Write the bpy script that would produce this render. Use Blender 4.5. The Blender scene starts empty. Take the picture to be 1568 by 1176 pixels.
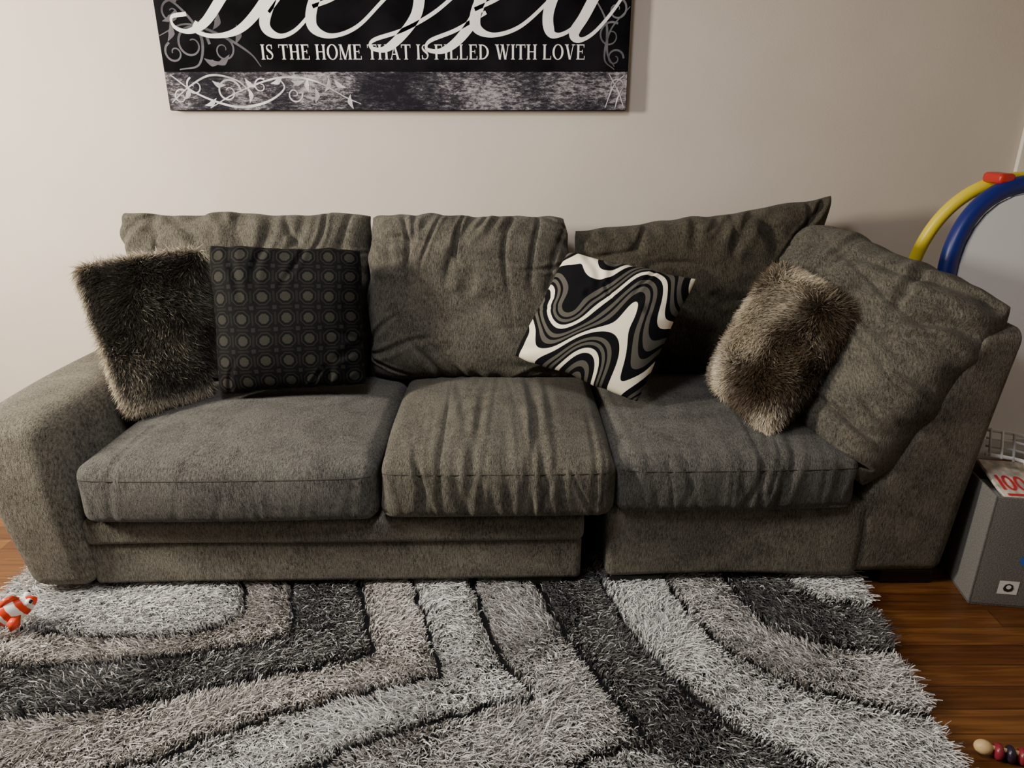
import bpy, math, numpy as np
from mathutils import Vector
rng=np.random.default_rng(7)
SC=bpy.context.scene
COL=SC.collection

# ------------------------------------------------------------ helpers
def link(ob,parent=None):
    COL.objects.link(ob)
    if parent is not None: ob.parent=parent
    return ob
def empty(name,loc=(0,0,0)):
    e=bpy.data.objects.new(name,None); e.empty_display_size=.1; e.location=loc
    COL.objects.link(e); return e
def mk(name,V,F,mat=None,parent=None,smooth=True,col=None,uv=None):
    me=bpy.data.meshes.new(name)
    me.from_pydata([tuple(map(float,v)) for v in V],[],[tuple(int(i) for i in f) for f in F])
    if mat: me.materials.append(mat)
    if smooth: me.polygons.foreach_set("use_smooth",[True]*len(me.polygons))
    if col is not None:
        at=me.color_attributes.new("Col",'FLOAT_COLOR','POINT')
        at.data.foreach_set("color",np.c_[col,np.ones(len(col))].astype(np.float32).ravel())
    if uv is not None:
        ul=me.uv_layers.new(name="UVMap")
        idx=np.zeros(len(me.loops),dtype=np.int32); me.loops.foreach_get("vertex_index",idx)
        ul.data.foreach_set("uv",np.asarray(uv)[idx].astype(np.float32).ravel())
    me.update()
    return link(bpy.data.objects.new(name,me),parent)
def qmesh(name,V,F,mat,parent=None,col=None,smooth=False):
    me=bpy.data.meshes.new(name)
    me.vertices.add(len(V)); me.vertices.foreach_set("co",np.ascontiguousarray(V,dtype=np.float32).ravel())
    me.loops.add(len(F)*4); me.loops.foreach_set("vertex_index",np.ascontiguousarray(F,dtype=np.int32).ravel())
    me.polygons.add(len(F)); me.polygons.foreach_set("loop_start",(np.arange(len(F))*4).astype(np.int32))
    if smooth: me.polygons.foreach_set("use_smooth",np.ones(len(F),dtype=bool))
    me.materials.append(mat)
    me.update(calc_edges=True)
    if col is not None:
        at=me.color_attributes.new("Col",'FLOAT_COLOR','POINT')
        at.data.foreach_set("color",np.c_[col,np.ones(len(col))].astype(np.float32).ravel())
    return link(bpy.data.objects.new(name,me),parent)
def nrm(a): return a/np.maximum(np.linalg.norm(a,axis=-1,keepdims=True),1e-9)

class SN:   # smooth noise made of random sines
    def __init__(s,seed,freq,k=7,dim=3):
        r=np.random.default_rng(seed); d=nrm(r.normal(size=(k,dim)))
        s.d=d*freq*r.uniform(.5,1.5,(k,1)); s.p=r.uniform(0,6.28,k)
    def __call__(s,P): return np.sin(P@s.d.T+s.p).sum(-1)/math.sqrt(len(s.p))

# ------------------------------------------------------------ materials
def newmat(name):
    m=bpy.data.materials.new(name); m.use_nodes=True
    nt=m.node_tree; b=nt.nodes['Principled BSDF']; return m,nt,b
def N(nt,t,**kw):
    n=nt.nodes.new(t)
    for k,v in kw.items():
        if k.startswith('i_'):
            key=k[2:]; key=int(key) if key.isdigit() else key.replace('_',' ')
            n.inputs[key].default_value=v
        else: setattr(n,k,v)
    return n
def M(nt,op,a,b=None,c=None):
    n=nt.nodes.new('ShaderNodeMath'); n.operation=op
    for i,x in enumerate((a,b,c)):
        if x is None: continue
        if isinstance(x,(int,float)): n.inputs[i].default_value=x
        else: nt.links.new(x,n.inputs[i])
    return n.outputs[0]
def ramp(nt,fac,stops,interp='LINEAR'):
    r=nt.nodes.new('ShaderNodeValToRGB'); r.color_ramp.interpolation=interp
    el=r.color_ramp.elements
    while len(el)<len(stops): el.new(.5)
    for e,(p,c) in zip(el,stops): e.position=p; e.color=(*c,1)
    nt.links.new(fac,r.inputs[0]); return r.outputs[0]
def simple(name,col,rough=.5,metal=0,noise=.0,nscale=20,bump=0,spec=.4):
    m,nt,b=newmat(name)
    b.inputs['Roughness'].default_value=rough; b.inputs['Metallic'].default_value=metal
    b.inputs['Specular IOR Level'].default_value=spec
    tc=N(nt,'ShaderNodeTexCoord'); n=N(nt,'ShaderNodeTexNoise',i_Scale=nscale,i_Detail=4.)
    nt.links.new(tc.outputs['Object'],n.inputs['Vector'])
    lo=tuple(c*(1-noise) for c in col); hi=tuple(min(1,c*(1+noise)) for c in col)
    nt.links.new(ramp(nt,n.outputs['Fac'],[(.3,lo),(.7,hi)]),b.inputs['Base Color'])
    if bump:
        bp=N(nt,'ShaderNodeBump',i_Strength=bump,i_Distance=.004)
        nt.links.new(n.outputs['Fac'],bp.inputs['Height']); nt.links.new(bp.outputs[0],b.inputs['Normal'])
    return m
def attrmat(name,rough=.8,sheen=0,spec=.2):
    m,nt,b=newmat(name); a=N(nt,'ShaderNodeAttribute',attribute_name='Col')
    nt.links.new(a.outputs['Color'],b.inputs['Base Color']); b.inputs['Roughness'].default_value=rough
    b.inputs['Sheen Weight'].default_value=sheen
    b.inputs['Specular IOR Level'].default_value=spec
    return m
def fabric(name,dark,light,seed=0.):
    m,nt,b=newmat(name)
    tc=N(nt,'ShaderNodeTexCoord')
    mp=N(nt,'ShaderNodeMapping'); mp.inputs['Scale'].default_value=(330,85,60); mp.inputs['Location'].default_value=(seed,seed,0)
    nt.links.new(tc.outputs['Object'],mp.inputs[0])
    n1=N(nt,'ShaderNodeTexNoise',i_Scale=1.,i_Detail=3.,i_Roughness=.65); nt.links.new(mp.outputs[0],n1.inputs['Vector'])
    n2=N(nt,'ShaderNodeTexNoise',i_Scale=5.,i_Detail=4.,i_Distortion=1.8); nt.links.new(tc.outputs['Object'],n2.inputs['Vector'])
    n3=N(nt,'ShaderNodeTexNoise',i_Scale=480.,i_Detail=2.); nt.links.new(tc.outputs['Object'],n3.inputs['Vector'])
    f=M(nt,'ADD',M(nt,'MULTIPLY',n1.outputs['Fac'],.50),M(nt,'ADD',M(nt,'MULTIPLY',n2.outputs['Fac'],.20),M(nt,'MULTIPLY',n3.outputs['Fac'],.43)))
    c=ramp(nt,f,[(.44,dark),(.565,tuple(x*.5+y*.5 for x,y in zip(dark,light))),(.69,light)])
    nt.links.new(c,b.inputs['Base Color'])
    b.inputs['Roughness'].default_value=.95; b.inputs['Sheen Weight'].default_value=.08; b.inputs['Sheen Roughness'].default_value=.4
    b.inputs['Specular IOR Level'].default_value=.08
    bp=N(nt,'ShaderNodeBump',i_Strength=.8,i_Distance=.0035)
    nt.links.new(M(nt,'ADD',n1.outputs['Fac'],n3.outputs['Fac']),bp.inputs['Height'])
    nt.links.new(bp.outputs[0],b.inputs['Normal'])
    return m
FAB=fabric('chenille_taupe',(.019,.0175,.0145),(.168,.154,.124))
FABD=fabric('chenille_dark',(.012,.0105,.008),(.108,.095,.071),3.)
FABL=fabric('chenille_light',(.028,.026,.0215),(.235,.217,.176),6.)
FABC=fabric('chenille_cool',(.019,.0185,.0175),(.162,.155,.140),9.)
mSeam=simple('seam_thread',(.045,.041,.034),.95,spec=.05)

# wall
mW,nt,b=newmat('wall_paint')
tc=N(nt,'ShaderNodeTexCoord'); n=N(nt,'ShaderNodeTexNoise',i_Scale=3.,i_Detail=3.); nt.links.new(tc.outputs['Object'],n.inputs['Vector'])
nt.links.new(ramp(nt,n.outputs['Fac'],[(.3,(.60,.53,.46)),(.7,(.64,.57,.50))]),b.inputs['Base Color'])
n2=N(nt,'ShaderNodeTexNoise',i_Scale=180.,i_Detail=2.); nt.links.new(tc.outputs['Object'],n2.inputs['Vector'])
bp=N(nt,'ShaderNodeBump',i_Strength=.15,i_Distance=.002); nt.links.new(n2.outputs['Fac'],bp.inputs['Height']); nt.links.new(bp.outputs[0],b.inputs['Normal'])
b.inputs['Roughness'].default_value=.7
mTrim=simple('trim_white',(.78,.74,.66),.45)
mCeil=simple('ceiling_paint',(.5,.48,.45),.9)
# wood floor : planks running along X
mF,nt,b=newmat('oak_floor')
tc=N(nt,'ShaderNodeTexCoord')
br=N(nt,'ShaderNodeTexBrick',offset=.37,i_Scale=1.,i_Mortar_Size=.0012,i_Brick_Width=.95,i_Row_Height=.083,i_Mortar_Smooth=.1,i_Bias=0.)
br.inputs['Color1'].default_value=(.0,.0,.0,1); br.inputs['Color2'].default_value=(1,1,1,1); br.inputs['Mortar'].default_value=(.5,.5,.5,1)
nt.links.new(tc.outputs['Object'],br.inputs['Vector'])
mp=N(nt,'ShaderNodeMapping'); mp.inputs['Scale'].default_value=(3,55,3); nt.links.new(tc.outputs['Object'],mp.inputs[0])
n=N(nt,'ShaderNodeTexNoise',i_Scale=1.3,i_Detail=6.,i_Distortion=.6); nt.links.new(mp.outputs[0],n.inputs['Vector'])
f=M(nt,'ADD',M(nt,'MULTIPLY',br.outputs['Color'],.25),M(nt,'MULTIPLY',n.outputs['Fac'],.85))
c=ramp(nt,f,[(.25,(.045,.015,.005)),(.55,(.115,.041,.011)),(.85,(.23,.095,.025))])
mx=N(nt,'ShaderNodeMixRGB'); nt.links.new(br.outputs['Fac'],mx.inputs[0]); nt.links.new(c,mx.inputs[1]); mx.inputs[2].default_value=(.015,.007,.004,1)
nt.links.new(mx.outputs[0],b.inputs['Base Color']); b.inputs['Roughness'].default_value=.32; b.inputs['Specular Tint'].default_value=(1,.72,.40,1)

def plane(name,vs,mat): return mk(name,vs,[(0,1,2,3)],mat,smooth=False)
WY=3.08; XL=-3.4; XR=3.0; YF=-2.6; ZC=2.55
plane('floor',[(XL,YF,0),(XR,YF,0),(XR,WY,0),(XL,WY,0)],mF)
plane('wall_back',[(XL,WY,0),(XR,WY,0),(XR,WY,ZC),(XL,WY,ZC)],mW)
plane('wall_left',[(XL,YF,0),(XL,WY,0),(XL,WY,ZC),(XL,YF,ZC)],mW)
plane('wall_right',[(XR,WY,0),(XR,YF,0),(XR,YF,ZC),(XR,WY,ZC)],mW)
plane('ceiling',[(XL,YF,ZC),(XL,WY,ZC),(XR,WY,ZC),(XR,YF,ZC)],mCeil)

def tube_pts(pts,k=8):
    pts=np.array(pts,float); Q=np.vstack([2*pts[0]-pts[1],pts,2*pts[-1]-pts[-2]]); o=[]
    for i in range(1,len(Q)-2):
        for t in np.linspace(0,1,k,endpoint=False):
            a,b_,c_,d_=Q[i-1],Q[i],Q[i+1],Q[i+2]
            o.append(.5*((2*b_)+(c_-a)*t+(2*a-5*b_+4*c_-d_)*t*t+(-a+3*b_-3*c_+d_)*t**3))
    o.append(pts[-1]); return np.array(o)
def tube(name,pts,r,mat,parent=None,k=8,seg=12,closed=False,smooth_path=True,flat=1.):
    P=tube_pts(pts,k) if smooth_path else np.array(pts,float)
    n=len(P); T=nrm(np.gradient(P,axis=0)); up=np.array([0,0,1.]) if abs(T[0][2])<.9 else np.array([1.,0,0])
    u=nrm(np.cross(T[0],up)); V=[];F=[]
    rr=np.full(n,r) if np.isscalar(r) else np.interp(np.linspace(0,1,n),np.linspace(0,1,len(r)),r)
    for i in range(n):
        u=nrm(u-T[i]*np.dot(u,T[i])); w=np.cross(T[i],u)
        for j in range(seg):
            a=2*math.pi*j/seg; V.append(P[i]+rr[i]*(math.cos(a)*u+flat*math.sin(a)*w))
    for i in range(n-1):
        for j in range(seg): F.append((i*seg+j,i*seg+(j+1)%seg,(i+1)*seg+(j+1)%seg,(i+1)*seg+j))
    F.append(tuple(range(seg))[::-1]); F.append(tuple((n-1)*seg+j for j in range(seg)))
    return mk(name,V,F,mat,parent)
# ------------------------------------------------------------ rounded box
def rbox(name,lo,hi,r,mat,parent=None,step=.03,deform=None,disp=None,crown=0.,seams=()):
    lo=np.array(lo,float); hi=np.array(hi,float); c=(lo+hi)/2; h=(hi-lo)/2; r=min(r,h.min()*.999)
    kr=9 if r>.03 else 5
    def axis(hh):
        k=max(2,int(2*(hh-r)/step)); inner=np.linspace(-(hh-r),hh-r,k+1)
        e=np.linspace(0,r,kr)[1:]
        return np.concatenate([-(hh-r)-e[::-1],inner,(hh-r)+e])
    ax=[axis(x) for x in h]
    V=[];F=[];idx={}
    def vid(p):
        k=tuple(np.round(p,6))
        if k not in idx: idx[k]=len(V); V.append(p)
        return idx[k]
    for d in range(3):
        u,v=[(1,2),(2,0),(0,1)][d]
        for sg in (-1,1):
            A,B=ax[u],ax[v]; ids=np.zeros((len(A),len(B)),int)
            for i,aa in enumerate(A):
                for j,bb in enumerate(B):
                    p=[0,0,0]; p[d]=sg*h[d]; p[u]=aa; p[v]=bb; ids[i,j]=vid(p)
            for i in range(len(A)-1):
                for j in range(len(B)-1):
                    q=[ids[i,j],ids[i+1,j],ids[i+1,j+1],ids[i,j+1]]
                    F.append(q if sg>0 else q[::-1])
    V=np.array(V); inn=np.clip(V,-(h-r),h-r); dl=V-inn; nn=nrm(dl); P=inn+nn*r
    R=P/h
    if crown: P[:,2]+=crown*np.clip((1-np.abs(R[:,0])**2.5)*(1-np.abs(R[:,1])**2.5),0,1)*np.clip(R[:,2],0,1)
    if crown: P[:,1]-=.5*crown*np.clip((1-np.abs(R[:,0])**4)*(1-np.abs(R[:,2])**2),0,1)*(R[:,1]<-.8)
    Q=P+c
    if disp is not None: Q=Q+nn*disp(Q,nn,R)[:,None]
    if deform is not None: Q=deform(Q)
    for si,(axn,val) in enumerate(seams):   # seams that follow the front face
        lv=ax[axn][np.argmin(np.abs(ax[axn]-val*h[axn]))]; o=2 if axn==0 else 0
        sel=np.where((np.abs(V[:,axn]-lv)<1e-5)&(np.abs(V[:,1]+h[1])<1e-5)&(np.abs(V[:,o])<h[o]*1.01))[0]
        sel=sel[np.argsort(V[sel,o])]; pts=Q[sel]
        if len(pts)>8:
            kk=np.ones(5)/5; pp=np.stack([np.convolve(np.pad(pts[:,i],2,mode='edge'),kk,'valid') for i in range(3)],1)
            pp[:,1]+=.0006
            tube(name+'_seam_%d'%(si+1),pp,.0020,mSeam,parent,seg=6,smooth_path=False)
    return mk(name,Q,F,mat,parent)

# ------------------------------------------------------------ cushion from 4 corners
def gen_creases(seed,n,kind,k=1.):
    r=np.random.default_rng(seed); out=[]
    for _ in range(n):
        w=r.uniform(.020,.06); d=r.uniform(.006,.017)*k
        if kind=='top': s=r.uniform(-.95,.95); out.append((s,1.02,s+r.normal()*.16-.15*s,1-r.uniform(.25,.95),w,d))
        if kind=='bottom': s=r.uniform(-.95,.95); out.append((s,-1.02,s+r.normal()*.2,-1+r.uniform(.2,.6),w,d*.8))
        if kind=='left': t=r.uniform(-.9,.9); out.append((-1.02,t,-1+r.uniform(.3,.9),t+r.normal()*.25,w,d))
        if kind=='right': t=r.uniform(-.9,.9); out.append((1.02,t,1-r.uniform(.3,.9),t+r.normal()*.25,w,d))
        if kind=='mid':
            s,t=r.uniform(-.6,.6,2); a=r.normal()*.5; l=r.uniform(.2,.5); out.append((s,t,s+l*math.cos(a),t+l*math.sin(a),w*1.2,d*.7))
    return out
def crease_field(S,T,cr,seed):
    P2=np.stack([S,T],-1); wn=SN(seed,5.,6,2); wm=SN(seed+1,5.,6,2)
    s=S+.05*wn(P2); t=T+.05*wm(P2); out=np.zeros_like(S)
    for (a,b,c,d,w,dep) in cr:
        vx,vy=c-a,d-b; L2=vx*vx+vy*vy
        k=np.clip(((s-a)*vx+(t-b)*vy)/L2,0,1); dd=np.hypot(s-a-k*vx,t-b-k*vy); tap=(1-k)**.8
        out+=tap*(-dep*np.exp(-(dd/w)**2)+.6*dep*np.exp(-((dd-1.9*w)/w)**2))
    return out
def cushion(name,c,thick,mat,parent=None,n=110,p=3.,q=2.,pinch=0.,cr=(),lump=.008,seed=1,back=1.,rnd=.0,edge=.008,folds=None,belly=0.):
    c=[np.array(x,float) for x in c]; bl,br_,tr,tl=c
    a=np.linspace(-1,1,n+1); s=.35*a+.65*np.sin(a*math.pi/2)
    S,T=np.meshgrid(s,s,indexing='ij'); P2=np.stack([S,T],-1)
    Sx=S*(1-pinch*(1-T**2)*np.abs(S)**2)*np.sqrt(1-rnd*np.abs(T)**6); Tx=T*(1-pinch*(1-S**2)*np.abs(T)**2)*np.sqrt(1-rnd*np.abs(S)**6)
    Sx=Sx+edge*SN(seed+5,7.,6,2)(P2)+edge*.6*SN(seed+7,18.,6,2)(P2)*np.abs(S)**6; Tx=Tx+edge*SN(seed+6,7.,6,2)(P2)+edge*.9*SN(seed+8,20.,6,2)(P2)*np.abs(T)**6
    U=((Sx+1)/2)[...,None]; W=((Tx+1)/2)[...,None]
    P=(1-U)*(1-W)*bl+U*(1-W)*br_+U*W*tr+(1-U)*W*tl
    Nn=nrm(np.cross((br_+tr-bl-tl),(tl+tr-bl-br_)))
    prof=(np.clip(1-np.abs(S)**p,0,1)*np.clip(1-np.abs(T)**p,0,1))**(1/q)
    h=thick/2*prof*(1-belly*T)
    mask=np.clip(prof/.45,0,1)
    d=crease_field(S,T,cr,seed)+lump*SN(seed+2,4.,8,2)(P2)*.7
    if folds:
        for (fs,ft,amp,kind) in folds:
            Pw=np.stack([S*fs+.5*SN(seed+21,3.,6,2)(P2),T*ft+.5*SN(seed+22,3.,6,2)(P2)],-1)
            rn=SN(seed+23+int(fs*3),1.6,9,2)(Pw); rid=np.exp(-(rn/.24)**2)
            m={'top':np.clip((T+.45)/1.2,0,1)**1.1,'all':.45+.55*np.clip(SN(seed+24,2.,6,2)(P2),0,1),'right':np.clip((S+.7)/1.2,0,1),'bottom':np.clip((.1-T)/1.,0,1)}[kind]
            d+=amp*m*(.35-rid)
    Fr=P+Nn*(h+d*mask)[...,None]; Bk=P-Nn*(h*back)[...,None]
    m=n+1; idF=np.arange(m*m).reshape(m,m); idB=idF+m*m
    bor=np.zeros((m,m),bool); bor[0]=bor[-1]=True; bor[:,0]=bor[:,-1]=True
    idB=np.where(bor,idF,idB)
    V=np.concatenate([Fr.reshape(-1,3),Bk.reshape(-1,3)])
    f1=np.stack([idF[:-1,:-1],idF[1:,:-1],idF[1:,1:],idF[:-1,1:]],-1).reshape(-1,4)
    f2=np.stack([idB[:-1,:-1],idB[:-1,1:],idB[1:,1:],idB[1:,:-1]],-1).reshape(-1,4)
    used=np.unique(np.concatenate([f1,f2])); remap=-np.ones(len(V),int); remap[used]=np.arange(len(used))
    uvs=np.concatenate([np.stack([(S+1)/2,(T+1)/2],-1).reshape(-1,2)]*2)[used]
    ob=mk(name,V[used],remap[np.concatenate([f1,f2])],mat,parent,uv=uvs)
    return ob,(S,T,Fr,Bk,P)

# ------------------------------------------------------------ SOFA
sofa=empty('sectional_sofa')
def skew(Q): Q=Q.copy(); Q[:,1]+=.022*Q[:,0]; return Q
def lump(a,f=6.,seed=3):
    s=SN(seed,f); return lambda Q,nn,R: a*s(Q)
def armdef(Q):
    Q=skew(Q); t=np.clip((Q[:,2]-.04)/.61,0,1); cx=-1.478
    Q[:,0]=cx+(Q[:,0]-cx)*(1+.24*t)-.085*t**1.5
    Q[:,1]-=.03*np.sin(t*math.pi)*(Q[:,1]<2.3)
    return Q
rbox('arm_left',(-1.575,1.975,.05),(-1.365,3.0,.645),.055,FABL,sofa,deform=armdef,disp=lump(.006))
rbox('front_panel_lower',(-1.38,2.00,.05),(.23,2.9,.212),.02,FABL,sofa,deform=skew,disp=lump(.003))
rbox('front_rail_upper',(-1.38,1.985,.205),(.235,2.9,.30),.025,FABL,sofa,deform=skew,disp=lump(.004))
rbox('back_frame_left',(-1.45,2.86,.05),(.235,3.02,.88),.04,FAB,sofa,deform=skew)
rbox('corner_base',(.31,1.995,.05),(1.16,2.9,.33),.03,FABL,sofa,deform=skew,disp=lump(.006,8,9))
rbox('back_frame_corner',(.31,2.86,.05),(1.45,3.02,.88),.04,FAB,sofa,deform=skew)
def sidedef(Q):
    Q=skew(Q); t=np.clip((Q[:,2]-.33)/.6,0,1.1); k=(Q[:,0]-1.13)/(1.46-1.13)
    lo=1.13+.29*t; hi=1.455+.085*np.clip(Q[:,2]/.93,0,1)
    Q[:,0]=lo+(hi-lo)*k; return Q
rbox('corner_side_back',(1.13,1.99,.05),(1.46,3.02,.915),.05,FABL,sofa,deform=sidedef,disp=lump(.006,7,5))
def seatdisp(amp,f,seed,big=.006):
    s1=SN(seed,4.); s2=SN(seed+1,5.)
    r=np.random.default_rng(seed); xs=r.uniform(-1,1,f); ws=r.uniform(.005,.018,f); ds=r.uniform(.2,1.,f)**1.5; ln=r.uniform(.0,.95,f); tilt=r.normal(size=f)*.07
    zc=r.uniform(-1,1,f)
    def fn(Q,nn,R):
        o=big*s1(Q)
        x=Q[:,0]+.014*s2(Q); fr=np.clip((1-R[:,1])/2,0,1)
        hx=(Q[:,0].max()-Q[:,0].min())/2; cx=(Q[:,0].max()+Q[:,0].min())/2
        for a,w,d,l,tl,z in zip(xs,ws,ds,ln,tilt,zc):
            path=fr+.25*(1-R[:,2])*(fr>.5)
            dd=(x-cx-a*hx-tl*(1.2-path)); m=1/(1+np.exp(-(path-(1.05-l))/.06))*(.45+.55*np.clip(1-np.abs(R[:,2]-z)*.5,0,1))
            o-=amp*d*m*(np.exp(-(dd/w)**2)-.5*np.exp(-((np.abs(dd)-1.9*w)/w)**2))
        return o*(nn[:,2]>-.5)
    return fn
SE=((2,.62),)
rbox('seat_cushion_left',(-1.345,1.955,.30),(-.425,2.78,.505),.045,FABC,sofa,.010,skew,seatdisp(.003,20,11,.007),crown=.042,seams=SE)
rbox('seat_cushion_middle',(-.418,1.945,.31),(.32,2.78,.515),.048,FAB,sofa,.0065,skew,seatdisp(.0070,50,21,.007),crown=.037,seams=SE)
rbox('seat_cushion_right',(.33,1.97,.31),(1.11,2.8,.51),.045,FABC,sofa,.008,skew,seatdisp(.0050,30,31,.007),crown=.037,seams=SE)
C=gen_creases
cushion('back_cushion_left',[(-1.44,2.75,.50),(-.59,2.76,.50),(-.56,2.91,1.14),(-1.55,2.89,1.15)],.29,FAB,sofa,p=6,q=2.8,pinch=.018,n=200,rnd=.05,edge=.014,belly=.1,
        cr=C(1,12,'top')+C(2,4,'left')+C(3,5,'right'),seed=41,folds=[(7,2.2,.018,'top')])
cushion('back_cushion_middle',[(-.575,2.73,.50),(.245,2.74,.50),(.22,2.89,1.14),(-.575,2.88,1.14)],.31,FAB,sofa,p=5.,q=2.7,pinch=.018,n=200,rnd=.07,edge=.014,belly=.1,
        cr=C(11,15,'top',1.2)+C(12,7,'left')+C(13,7,'right')+C(14,4,'mid')+C(15,5,'bottom'),seed=51,folds=[(5.5,1.8,.022,'top'),(2,5,.012,'bottom')])
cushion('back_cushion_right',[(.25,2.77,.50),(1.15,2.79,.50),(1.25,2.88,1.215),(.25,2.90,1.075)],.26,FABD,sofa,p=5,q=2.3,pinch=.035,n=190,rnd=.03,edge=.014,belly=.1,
        cr=C(21,14,'top',1.2)+C(22,5,'left')+C(23,6,'right')+C(24,5,'mid'),seed=61,folds=[(6,2.5,.019,'top')])
cushion('side_back_cushion',[(.93,2.68,.50),(1.12,2.00,.38),(1.50,2.04,.99),(1.17,2.84,1.13)],.31,FAB,sofa,p=4.,q=2.3,pinch=-.01,n=230,rnd=.09,edge=.015,belly=.08,
        cr=C(31,8,'top')+C(32,6,'left')+C(33,16,'right',1.3)+C(34,8,'mid')+C(35,7,'bottom')+[(1.02,.93,.35,.78,.06,.03),(1.02,.55,.3,.5,.05,.022)],seed=71,lump=.018,folds=[(1.8,8,.020,'all')])
mLeg=simple('leg_black',(.01,.009,.008),.4)
for i,(x,y) in enumerate([(-1.45,2.05),(.08,2.05),(.42,2.06),(1.35,2.09),(-1.45,2.9),(.1,2.92),(.42,2.92),(1.35,2.94)]):
    rbox('leg_%d'%(i+1),(x-.09,y-.04,0),(x+.09,y+.04,.056),.008,mLeg,sofa)

# ------------------------------------------------------------ strands
def ribbons(R,path,w,side,k=2,taper=.3):
    n=len(R); ts=np.linspace(0,1,k+1); V=np.zeros((n,2*(k+1),3))
    for i,t in enumerate(ts):
        c=R+path(t); ww=(w*(1-(1-taper)*t**2))[:,None]*side*.5
        V[:,2*i]=c-ww; V[:,2*i+1]=c+ww
    base=(np.arange(n)*2*(k+1))[:,None]
    F=np.concatenate([base+np.array([2*i,2*i+1,2*i+3,2*i+2]) for i in range(k)],0)
    return V.reshape(-1,3),F
FURM=attrmat('faux_fur_fibres',.45,.0,.35)
def fur(name,data,parent,count,length,colf,seed,flow=(0,0,-1),w=.0019,back_frac=.2):
    S,T,Fr,Bk,P=data; r=np.random.default_rng(seed)
    def samp(G,sign,n):
        m=G.shape[0]; du=np.gradient(G,axis=0); dv=np.gradient(G,axis=1); nr=np.cross(du,dv)*sign; area=np.linalg.norm(nr,axis=-1)+1e-7
        pr=area[:-1,:-1].ravel(); ids=r.choice(len(pr),n,p=pr/pr.sum()); i,j=ids//(m-1),ids%(m-1)
        a,b_=r.uniform(size=(2,n,1)); Q=G[i,j]*(1-a)*(1-b_)+G[i+1,j]*a*(1-b_)+G[i,j+1]*(1-a)*b_+G[i+1,j+1]*a*b_
        return Q,nrm(nr[i,j]),S[i,j],T[i,j]
    nb=int(count*back_frac); A=samp(Fr,1,count-nb); B=samp(Bk,-1,nb)
    Q,nn,s,t=[np.concatenate([x,y]) for x,y in zip(A,B)]
    n=len(Q); cl=SN(seed,34.,8)(Q)[:,None]; cl2=SN(seed+1,34.,8)(Q)[:,None]
    tx=nrm(np.cross(nn,np.array([0,0,1.])+1e-3)); ty=np.cross(tx,nn)
    fl=np.array(flow,float); lat=nrm(fl-nn*(nn@fl)[:,None]+tx*cl*.8+ty*cl2*.7+r.normal(size=(n,3))*.35)
    d=nrm(nn+lat*.6+r.normal(size=(n,3))*.2); L=(length*r.uniform(.5,1.25,n))[:,None]
    path=lambda u:d*L*u+lat*L*.5*u*u
    side=nrm(np.cross(d,r.normal(size=(n,3))))
    V,F=ribbons(Q,path,w*r.uniform(.6,1.3,n),side,2,.15)
    root,tip=colf(Q,s,t,r)
    u=np.array([0,0,.5,.5,1,1])[None,:,None]; cc=root[:,None]*(1-u)+tip[:,None]*u
    return qmesh(name,V,F,FURM,parent,cc.reshape(-1,3))
mFurB=simple('fur_backing',(.02,.015,.010),.95,spec=.1)
fp=empty('fur_throw_pillow')
o,dt=cushion('pillow_body',[(-1.33,2.27,.545),(-1.125,2.46,.555),(-1.135,2.61,1.05),(-1.56,2.52,1.00)],.17,mFurB,fp,p=2.8,q=2,pinch=.02,seed=81,rnd=.05)
def colA(Q,s,t,r):
    n=len(s); e=np.maximum(-s,np.abs(t)); k=SN(82,30.,9)(Q)*.6+r.normal(size=n)*.6+3.0*np.clip((e-.86)/.14,0,1)-.95-.5*t  # pale rim on left, top and bottom edges paints in light caught there
    m=(1/(1+np.exp(-3.*(k-.45))))[:,None]
    root=np.tile([.008,.0065,.005],(n,1)); tip=(1-m)*np.array([.022,.019,.015])+m*np.array([.68,.59,.45])
    return root,tip
fur('pillow_fur',dt,fp,50000,.029,colA,83)
fp2=empty('fur_throw_pillow.001')
o,dt=cushion('pillow_body',[(.735,2.48,.585),(.84,2.12,.525),(1.185,2.28,.905),(.965,2.56,1.005)],.22,mFurB,fp2,p=3.2,q=2.1,pinch=.0,seed=91,rnd=.07)
def colB(Q,s,t,r):
    n=len(s); k=1.35*np.sin(s*3.4-t*1.4+.9*SN(93,8.,6)(Q)+2.0)+SN(92,34.,9)(Q)*.6+r.normal(size=n)*.55
    m=(1/(1+np.exp(-2.8*(k-.3))))[:,None]
    root=.28*((1-m)*np.array([.05,.034,.022])+m*np.array([.3,.23,.15])); tip=(1-m)*np.array([.085,.054,.030])+m*np.array([.92,.81,.62])
    return root,tip
fur('pillow_fur',dt,fp2,52000,.021,colB,94,flow=(.2,-.2,-1),w=.0017)

# octagon pillow
mO,nt,b=newmat('octagon_weave')
tc=N(nt,'ShaderNodeTexCoord'); sx=N(nt,'ShaderNodeSeparateXYZ'); nt.links.new(tc.outputs['UV'],sx.inputs[0])
def cell(o,k,off=0.): return M(nt,'ABSOLUTE',M(nt,'SUBTRACT',M(nt,'FRACT',M(nt,'ADD',M(nt,'MULTIPLY',o,k),off)),.5))
K1,K2=7.,7.
x=cell(sx.outputs[0],K1); y=cell(sx.outputs[1],K2)
oc=M(nt,'MAXIMUM',M(nt,'MAXIMUM',x,y),M(nt,'MULTIPLY',M(nt,'ADD',x,y),.72))
inner=M(nt,'LESS_THAN',oc,.225)
ring=M(nt,'MULTIPLY',M(nt,'GREATER_THAN',oc,.325),M(nt,'LESS_THAN',oc,.385))
x2=cell(sx.outputs[0],K1,.5); y2=cell(sx.outputs[1],K2,.5)
sq=M(nt,'LESS_THAN',M(nt,'MAXIMUM',x2,y2),.095)
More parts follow.
